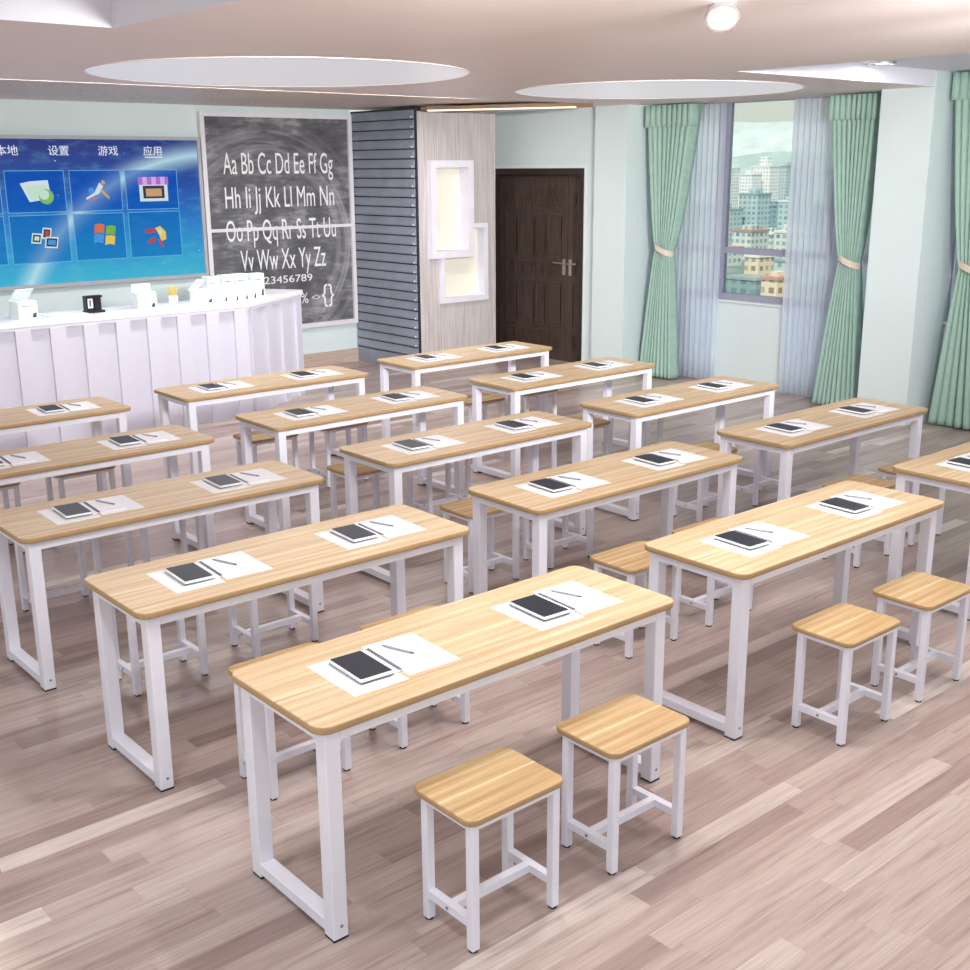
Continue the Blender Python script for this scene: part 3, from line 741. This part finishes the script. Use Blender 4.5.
def put_stool(x, y, label):
    global S0
    if not any(inview((x + a, y + b, c)) for a in (0, 0.37) for b in (0, 0.25) for c in (0, 0.46)): return
    if S0 is None: S0 = make_stool(); S0.location = (x, y, 0); S0['label'] = label
    else: dup(S0, (x, y, 0), label)
for c in range(3):
    for r in range(5):
        x, y = cx[c][r], ry[r]; td = f'{ORD[r]} {CN[c]} table'
        lab = f'white-framed wood-topped table, the {ORD[r]} one in the {CN[c].split("-")[0]} column'
        if T0 is None: T0 = make_table(); T0.location = (x, y, 0); T0['label'] = lab
        else: dup(T0, (x, y, 0), lab)
        for side, ox in (('left', 0.0), ('right', 0.797)):
            if not inview((x + ox + 0.42, y + 0.27, 0.75), 26): continue
            first = SET0 is None
            if first: SET0 = make_set()
            L = [f'printed white sheet left of the spiral coil, {side} side of {td}', f'printed white sheet right of the spiral coil, {side} side of {td}',
                 f'open white spiral notebook under the tablet, {side} side of {td}', f'white tablet with dark screen, {side} side of {td}', f'slim white pen on the notebook, {side} side of {td}']
            jr = random.uniform(-0.02, 0.02)
            for (o, p, rz), l in zip(SET0, L):
                loc = (x + ox + p[0], y + p[1], 0.75 + p[2])
                if first: q = o; q.location = loc; q['label'] = l
                else: q = dup(o, loc, l)
                q.rotation_euler = (0, 0, rz + jr * 0.0)
        if r < 4:
            put_stool(x + 0.317, y + 0.885, f'wooden stool with white legs, left one behind the {td}')
            put_stool(x + 0.935, y + 0.885, f'wooden stool with white legs, right one behind the {td}')
        if r == 0:
            put_stool(x + 0.317, y - 0.302, f'wooden stool with white legs, left one in front of the {td}')
            put_stool(x + 0.935, y - 0.302, f'wooden stool with white legs, right one in front of the {td}')

# ------------------------------------------------------------------ curtains
def lerp(a, b, t): return a + (b - a) * t
def drape(name, X, prof, pleats, amp, mat, parent=None, nz=60, zs=(0.02, 2.96), thick=0.004, flat=0.0, gw=0.62):
    """prof(z) -> (y0, y1); deep narrow folds"""
    bm = bmesh.new(); nu = pleats * 14; grid = []
    for j in range(nz + 1):
        z = lerp(zs[0], zs[1], j / nz); y0, y1, a = prof(z); row = []
        for i in range(nu + 1):
            u = i / nu; ph = u * pleats
            q = abs((ph % 1.0) - 0.5) * 2                    # 0 on the crest, 1 in the groove
            g = min(max((q - gw) / (1 - gw), 0), 1); g = g * g * (3 - 2 * g)
            e = 1.0
            if flat and u > 1 - flat: e = 0.12
            row.append((X + amp * a * e * g - 0.018 * (1 - q * q) + 0.01 * math.sin(u * 9 + z), lerp(y0, y1, u), z))
        grid.append(row)
    V = [[bm.verts.new(p) for p in row] for row in grid]
    for j in range(nz):
        for i in range(nu):
            f = bm.faces.new((V[j][i], V[j][i + 1], V[j + 1][i + 1], V[j + 1][i])); f.smooth = True
    o = obj(name, bm, mat, parent)
    so = o.modifiers.new('thickness', 'SOLIDIFY'); so.thickness = thick
    return o
def curtain(label, top, tie, bot, zt, zm=1.44):
    t = thing('curtain', label, 'curtain', (9.97, (bot[0] + bot[1]) / 2, 0), 'tied-back mint curtains')
    oy = (bot[0] + bot[1]) / 2
    def prof(z):
        if z >= zm:
            s = (z - zm) / (zt - zm); s = s ** 0.72
            return lerp(tie[0], top[0], s) - oy, lerp(tie[1], top[1], s) - oy, lerp(0.55, 1.0, s)
        s = (zm - z) / zm; s = s ** 0.85
        return lerp(tie[0], bot[0], s) - oy, lerp(tie[1], bot[1], s) - oy, lerp(0.55, 1.0, s)
    drape('drape', 0.0, prof, 9, 0.15, 'curtain', t, zs=(0.02, zt), flat=0.24)
    def bp_(z): return top[0] - oy - 0.012, top[1] - oy + 0.012, 1.0
    drape('pelmet_band', -0.018, bp_, 9, 0.10, 'curtain', t, nz=3, zs=(zt - 0.225, zt), flat=0.24)
    # tieback: a tilted strap round the gathered waist
    bm = bmesh.new(); n = 24; ya, yb = tie[0] - oy - 0.012, tie[1] - oy + 0.012; vs = []
    for i in range(n):
        a = 2 * PI * i / n; y = (ya + yb) / 2 + (yb - ya) / 2 * math.cos(a); xx = 0.03 + 0.085 * math.sin(a)
        zz = zm + 0.045 * math.cos(a)
        vs.append((bm.verts.new((xx, y, zz - 0.03)), bm.verts.new((xx, y, zz + 0.03))))
    for i in range(n):
        a, b = vs[i]; c, d = vs[(i + 1) % n]; bm.faces.new((a, c, d, b))
    o = obj('tieback', bm, 'tie', t); so = o.modifiers.new('thickness', 'SOLIDIFY'); so.thickness = 0.004; so.offset = 1
    return t
curtain('tied-back mint curtain beside the door, left of the window', (8.24, 8.88), (8.50, 8.70), (8.42, 8.91), 2.955)
curtain('tied-back mint curtain between the window and the wide pillar', (6.09, 6.58), (6.19, 6.37), (6.09, 6.58), 2.955)
curtain('tied-back mint curtain right of the wide pillar at the picture edge', (4.75, 5.37), (4.93, 5.16), (4.55, 5.33), 3.085)
def sheer(label, y0, y1, zt, n):
    o = drape('sheer_curtain', 10.225, lambda z: (y0, y1, 1.0), n, 0.028, 'sheer', None, nz=10, zs=(0.02, zt), thick=0.0015, gw=0.0)
    return tag(o, label, 'sheer curtain', 'white sheer curtains')
sheer('white sheer hanging at the left half of the window', 8.03, 8.90, 2.96, 12)
sheer('white sheer between the open window gap and the middle mint curtain', 5.97, 7.18, 2.96, 18)
sheer('white sheer behind the mint curtain right of the pillar', 4.0, 5.36, 3.09, 18)

# ------------------------------------------------------------------ downlights
def downlight(name, label, x, y, z, r, tilt=None, power=30):
    t = thing(name, label, 'ceiling light', (x, y, z), 'round ceiling lights')
    if tilt: t.rotation_euler = tilt
    bm = bmesh.new(); n = 32
    for i in range(n):
        a, b = 2 * PI * i / n, 2 * PI * (i + 1) / n
        P = lambda ang, rr, zz: (rr * math.cos(ang), rr * math.sin(ang), zz)
        q = [(r * 0.78, -0.006), (r * 0.82, -0.018), (r * 0.97, -0.018), (r, 0.0)]
        for k in range(3):
            vs = [bm.verts.new(P(a, *q[k])), bm.verts.new(P(b, *q[k])), bm.verts.new(P(b, *q[k + 1])), bm.verts.new(P(a, *q[k + 1]))]
            bm.faces.new(vs)
    bmesh.ops.remove_doubles(bm, verts=bm.verts, dist=1e-5)
    obj('ring', bm, 'chrome', t)
    bm = bmesh.new(); cyl(bm, (0, 0, -0.004), (0, 0, -0.008), r * 0.79, 32); obj('lens', bm, 'lampglow', t)
    if tilt:
        bm = bmesh.new(); cyl(bm, (0, 0, 0.035), (0, 0, -0.004), r * 0.72, 24); obj('housing', bm, 'chrome', t)
    l = bpy.data.lights.new('downlight_lamp', 'AREA'); l.shape = 'DISK'; l.size = r * 2; l.energy = power; l.color = (1.0, 0.985, 0.965)
    o = bpy.data.objects.new('downlight_lamp', l); COL.objects.link(o); o.parent = t; o.location = (0, 0, -0.03)
    return t
PW = 23
downlight('downlight', 'round chrome-ringed ceiling spot nearest the camera', 4.08, 3.24, 2.925, 0.072, (math.radians(-30), math.radians(30), 0), 12)
downlight('downlight', 'round ceiling light in the right coffer above the pillar', 8.62, 5.26, 3.10, 0.11, None, 4)
lt = []  # added fill downlights out of view, for more room light
for x in (-1.0, 0.9):
    for y in (-1.2, 0.9, 2.9): lt.append((x, y, 3.22))
for x, y in ((2.75, 3.2), (3.55, 2.72), (4.7, 2.3), (5.9, 1.9), (3.1, -0.4), (5.4, -0.4)): lt.append((x, y, CZ))
for x in (8.6,):
    for y in (-0.8, 1.4): lt.append((x, y, 3.10))
for i, (x, y, z) in enumerate(lt):
    downlight('downlight', 'round added ceiling fill light out of frame, fitting %s' % ['above the camera', 'behind the camera'][y < 0], x, y, z, 0.09, None, PW * (0.85 if y > 1.8 else 0.6))
# added fill light, unseen in a slot between ceiling and stone soffit
t = thing('added_slot_light', 'long added fill light hidden inside the ceiling slot before the stone soffit', 'ceiling light', (5.4, 9.27, CZ + 0.1))
bm = bmesh.new(); box(bm, -2.7, -0.10, -0.03, 2.7, 0.10, 0.0); obj('housing', bm, 'white_metal', t)
obj('fill_glow_face', B(-2.68, -0.08, -0.036, 2.68, 0.08, -0.03), 'lampglow', t)
l = bpy.data.lights.new('slot_fill_lamp', 'AREA'); l.shape = 'RECTANGLE'; l.size = 5.3; l.size_y = 0.16; l.energy = 95; l.color = (1.0, 0.99, 0.975)
o = bpy.data.objects.new('slot_fill_lamp', l); COL.objects.link(o); o.parent = t; o.location = (0, 0, -0.045)
# added fill spots out of frame, brightening the far end of the room
def spot(x, y, z, tgt, power, cone=64):
    dr = 0.12 if z < 3 else 0.36
    t = thing('added_fill_spotlight', 'added white fill spotlight out of frame, aimed down the room', 'ceiling light', (x, y, z), 'added swivel fill spotlights')
    d = (Vector(tgt) - Vector((x, y, z - dr))).normalized(); p = Vector((0, 0, -dr))
    bm = bmesh.new(); cyl(bm, (0, 0, 0), (0, 0, -dr), 0.012, 10); cyl(bm, (0, 0, 0), (0, 0, -0.015), 0.04, 16); obj('stem', bm, 'white_metal', t)
    bm = bmesh.new(); cyl(bm, p - d * 0.06, p + d * 0.07, 0.04, 20, 0.06); obj('spot_head', bm, 'white_metal', t)
    bm = bmesh.new(); cyl(bm, p + d * 0.071, p + d * 0.075, 0.05, 20); obj('lens', bm, 'lampglow', t)
    l = bpy.data.lights.new('fill_spot_lamp', 'SPOT'); l.energy = power; l.spot_size = math.radians(cone); l.spot_blend = 1.0; l.shadow_soft_size = 0.12
    l.color = (1.0, 0.985, 0.97)
    o = bpy.data.objects.new('fill_spot_lamp', l); COL.objects.link(o); o.parent = t; o.location = p + d * 0.16
    o.rotation_euler = d.to_track_quat('-Z', 'Y').to_euler()
for x, y, z, tg, pw in ((2.7, 2.0, CZ, (3.9, 12, 2.1), 380), (2.9, 1.6, CZ, (5.4, 12, 2.1), 380), (3.1, 1.3, CZ, (7.0, 12, 1.9), 440),
                        (3.6, 0.9, CZ, (8.0, 11.6, 1.9), 560), (4.15, 1.3, CZ, (9.4, 10.0, 1.8), 780), (4.9, 1.6, CZ, (10, 8.2, 1.7), 600), (6.9, 1.6, CZ, (10, 6.4, 1.6), 170)):
    spot(x, y, z, tg, pw, 64 if z < 3 else 46)

# ------------------------------------------------------------------ the city outside
GZ = -42
struct('ground_outside', B(40, -900, GZ - 1, 3200, 2600, GZ), plain('city_ground', srgb(128, 146, 136), 0.9, var=0.25, scale=0.05))
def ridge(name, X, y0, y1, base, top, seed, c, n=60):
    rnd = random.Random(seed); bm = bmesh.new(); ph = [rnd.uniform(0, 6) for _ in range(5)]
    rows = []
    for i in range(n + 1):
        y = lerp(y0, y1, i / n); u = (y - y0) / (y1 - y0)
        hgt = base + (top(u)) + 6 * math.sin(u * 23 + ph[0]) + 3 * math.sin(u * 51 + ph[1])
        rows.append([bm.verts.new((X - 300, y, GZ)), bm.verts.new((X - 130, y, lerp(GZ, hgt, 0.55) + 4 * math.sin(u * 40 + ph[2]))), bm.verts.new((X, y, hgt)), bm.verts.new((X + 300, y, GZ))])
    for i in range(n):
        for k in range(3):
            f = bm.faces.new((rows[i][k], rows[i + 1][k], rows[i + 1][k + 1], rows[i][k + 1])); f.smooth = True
    o = obj(name, bm, plain(name + '_green', c, 0.95, var=0.12, scale=0.02)); o['kind'] = 'structure'  # pale c puts distance haze into the hill colour
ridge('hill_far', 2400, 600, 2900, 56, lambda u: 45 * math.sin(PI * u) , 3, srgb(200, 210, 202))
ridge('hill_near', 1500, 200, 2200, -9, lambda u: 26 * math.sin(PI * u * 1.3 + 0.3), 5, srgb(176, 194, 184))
FA = {  # facade tones paled, distance haze is in the colour
 'white': mat_facade('white_tower_facade', srgb(236, 234, 228), srgb(170, 180, 182), 3.2, 3.0),
 'grey': mat_facade('grey_tower_facade', srgb(190, 202, 200), srgb(150, 168, 170), 3.0, 3.0),
 'teal': mat_facade('teal_block_facade', srgb(184, 200, 196), srgb(122, 150, 150), 3.6, 3.2),
 'dark': mat_facade('dark_block_facade', srgb(138, 162, 162), srgb(100, 128, 132), 4.0, 3.4),
 'cream': mat_facade('cream_house_facade', srgb(222, 206, 178), srgb(140, 120, 100), 3.5, 3.4),
 'pale': mat_facade('pale_low_block_facade', srgb(206, 212, 204), srgb(110, 130, 128), 3.4, 3.2)}
roofm = {'red': plain('red_roof', srgb(190, 140, 124), 0.9), 'grey': plain('grey_roof', srgb(150, 165, 160), 0.9), 'white': plain('white_roof', srgb(222, 222, 214), 0.9)}
def building(label, X, ya, yb, top, kind, roof='grey', dep=14.0, step=0):
    w = yb - ya
    t = thing('city_building', label, 'building', (X, (ya + yb) / 2, GZ), 'city buildings beyond the window')
    h = top - GZ
    obj('walls', B(0, -w / 2, 0, dep, w / 2, h), FA[kind], t)
    obj('roof_slab', B(-0.4, -w / 2 - 0.4, h, dep + 0.4, w / 2 + 0.4, h + 1.0), roofm[roof], t)
    if step: obj('roof_tower', B(dep * 0.2, -w * 0.25, h + 1.0, dep * 0.7, w * 0.18, h + 1.0 + step), FA[kind], t)
    return t
bl = [     # label, distance along x, y of both sides, roof height, facade, roof colour, depth, roof tower
    ('slim white tower block, tallest one seen through the window', 900, 653.2, 673.3, 0.8, 'white', 'white', 14.0, 8),
    ('shorter white tower block left of the tallest white tower', 880, 657.1, 671.3, -6.1, 'white', 'white', 14.0, 3),
    ('grey tower block right of the tallest white tower', 950, 670.1, 679.7, 0.7, 'grey', 'grey', 14.0, 3),
    ('wide grey tower block behind the window gap, far right', 980, 669.4, 687.6, -1.3, 'grey', 'grey', 14.0, 4),
    ('hazy grey tower behind the right sheer curtain', 930, 595.4, 619.5, -3.0, 'grey', 'grey', 14.0, 4),
    ('hazy white tower behind the left sheer curtain', 930, 719.5, 740.2, -0.9, 'white', 'white', 14.0, 4),
    ('teal slab block left of centre below the white towers', 620, 458.1, 472.1, -15.7, 'teal', 'grey', 14.0, 3),
    ('dark blue-green office block in the middle distance', 700, 499.1, 515.3, -25.3, 'dark', 'grey', 14.0, 2),
    ('pale office block with white roof edge right of the dark block', 575, 401.3, 410.0, -18.1, 'teal', 'white', 14.0, 2),
    ('dark block at the right edge of the window gap', 650, 433.0, 452.0, -23.5, 'dark', 'grey', 14.0, 2),
    ('teal block behind the right sheer curtain', 600, 371.8, 395.4, -25.1, 'teal', 'grey', 14.0, 3),
    ('teal block behind the left sheer curtain', 600, 464.2, 486.1, -24.7, 'teal', 'grey', 14.0, 3),
    ('low pale block with red roof left in the window gap', 470, 349.7, 361.1, -28.7, 'pale', 'red', 14.0, 2),
    ('low white block in the centre of the window gap', 510, 366.9, 377.5, -32.3, 'pale', 'white', 14.0, 2),
    ('low pale block with small roof tower right in the gap', 470, 327.4, 336.3, -28.4, 'pale', 'white', 14.0, 3),
    ('low grey block at right, behind the right sheer edge', 460, 308.6, 318.7, -28.7, 'teal', 'grey', 14.0, 2),
    ('cream house just below the window transom, left', 375, 275.1, 281.5, -32.0, 'cream', 'white', 10.0, 1.5),
    ('grey-green block below the transom, right', 400, 278.1, 289.8, -35.2, 'teal', 'grey', 10.0, 1.5),
    ('dark teal low hall at the bottom left of the window gap', 330, 242.5, 255.3, -35.6, 'dark', 'grey', 10.0, 0),
    ('cream gabled house at the bottom centre of the gap', 312, 221.3, 227.3, -32.9, 'cream', 'red', 10.0, 1.5),
    ('green-roofed low hall at the bottom right of the gap', 345, 231.9, 243.4, -37.6, 'dark', 'grey', 10.0, 0),
    ('low pale houses behind the right sheer curtain', 430, 261.7, 285.4, -31.4, 'pale', 'red', 14.0, 2),
    ('low pale houses behind the left sheer curtain', 430, 335.1, 354.6, -34.5, 'pale', 'red', 14.0, 2),
]
for row in bl: building(*row)

# ------------------------------------------------------------------ light and colour
wd = bpy.data.worlds.new('daylight'); sc.world = wd; wd.use_nodes = True
nt = wd.node_tree; nt.nodes.clear()
ow = nt.nodes.new('ShaderNodeOutputWorld'); bg = nt.nodes.new('ShaderNodeBackground')
tc = nt.nodes.new('ShaderNodeTexCoord'); sp = nt.nodes.new('ShaderNodeSeparateXYZ'); rp = nt.nodes.new('ShaderNodeValToRGB')
nt.links.new(tc.outputs['Generated'], sp.inputs[0]); nt.links.new(sp.outputs[2], rp.inputs[0])
rp.color_ramp.elements[0].position = 0.0; rp.color_ramp.elements[0].color = srgb(226, 230, 218)
rp.color_ramp.elements[1].position = 0.35; rp.color_ramp.elements[1].color = srgb(226, 236, 246)
nt.links.new(rp.outputs[0], bg.inputs[0]); bg.inputs[1].default_value = 1.0
nt.links.new(bg.outputs[0], ow.inputs[0])
sun = bpy.data.lights.new('sun', 'SUN'); sun.energy = 3.6; sun.angle = 0.03; sun.color = (1.0, 0.97, 0.93)
so_ = bpy.data.objects.new('sun', sun); COL.objects.link(so_); so_.rotation_euler = Vector((0.62, 0.35, -0.7)).to_track_quat('-Z', 'Y').to_euler()

vs = sc.view_settings
vs.view_transform = 'Standard'; vs.look = 'None'; vs.gamma = 1.0; vs.use_curve_mapping = False
vs.exposure = 0.0
sc.cycles.use_denoising = True
sc.cycles.max_bounces = 8; sc.cycles.diffuse_bounces = 5; sc.cycles.transparent_max_bounces = 16
sc.cycles.sample_clamp_indirect = 6.0
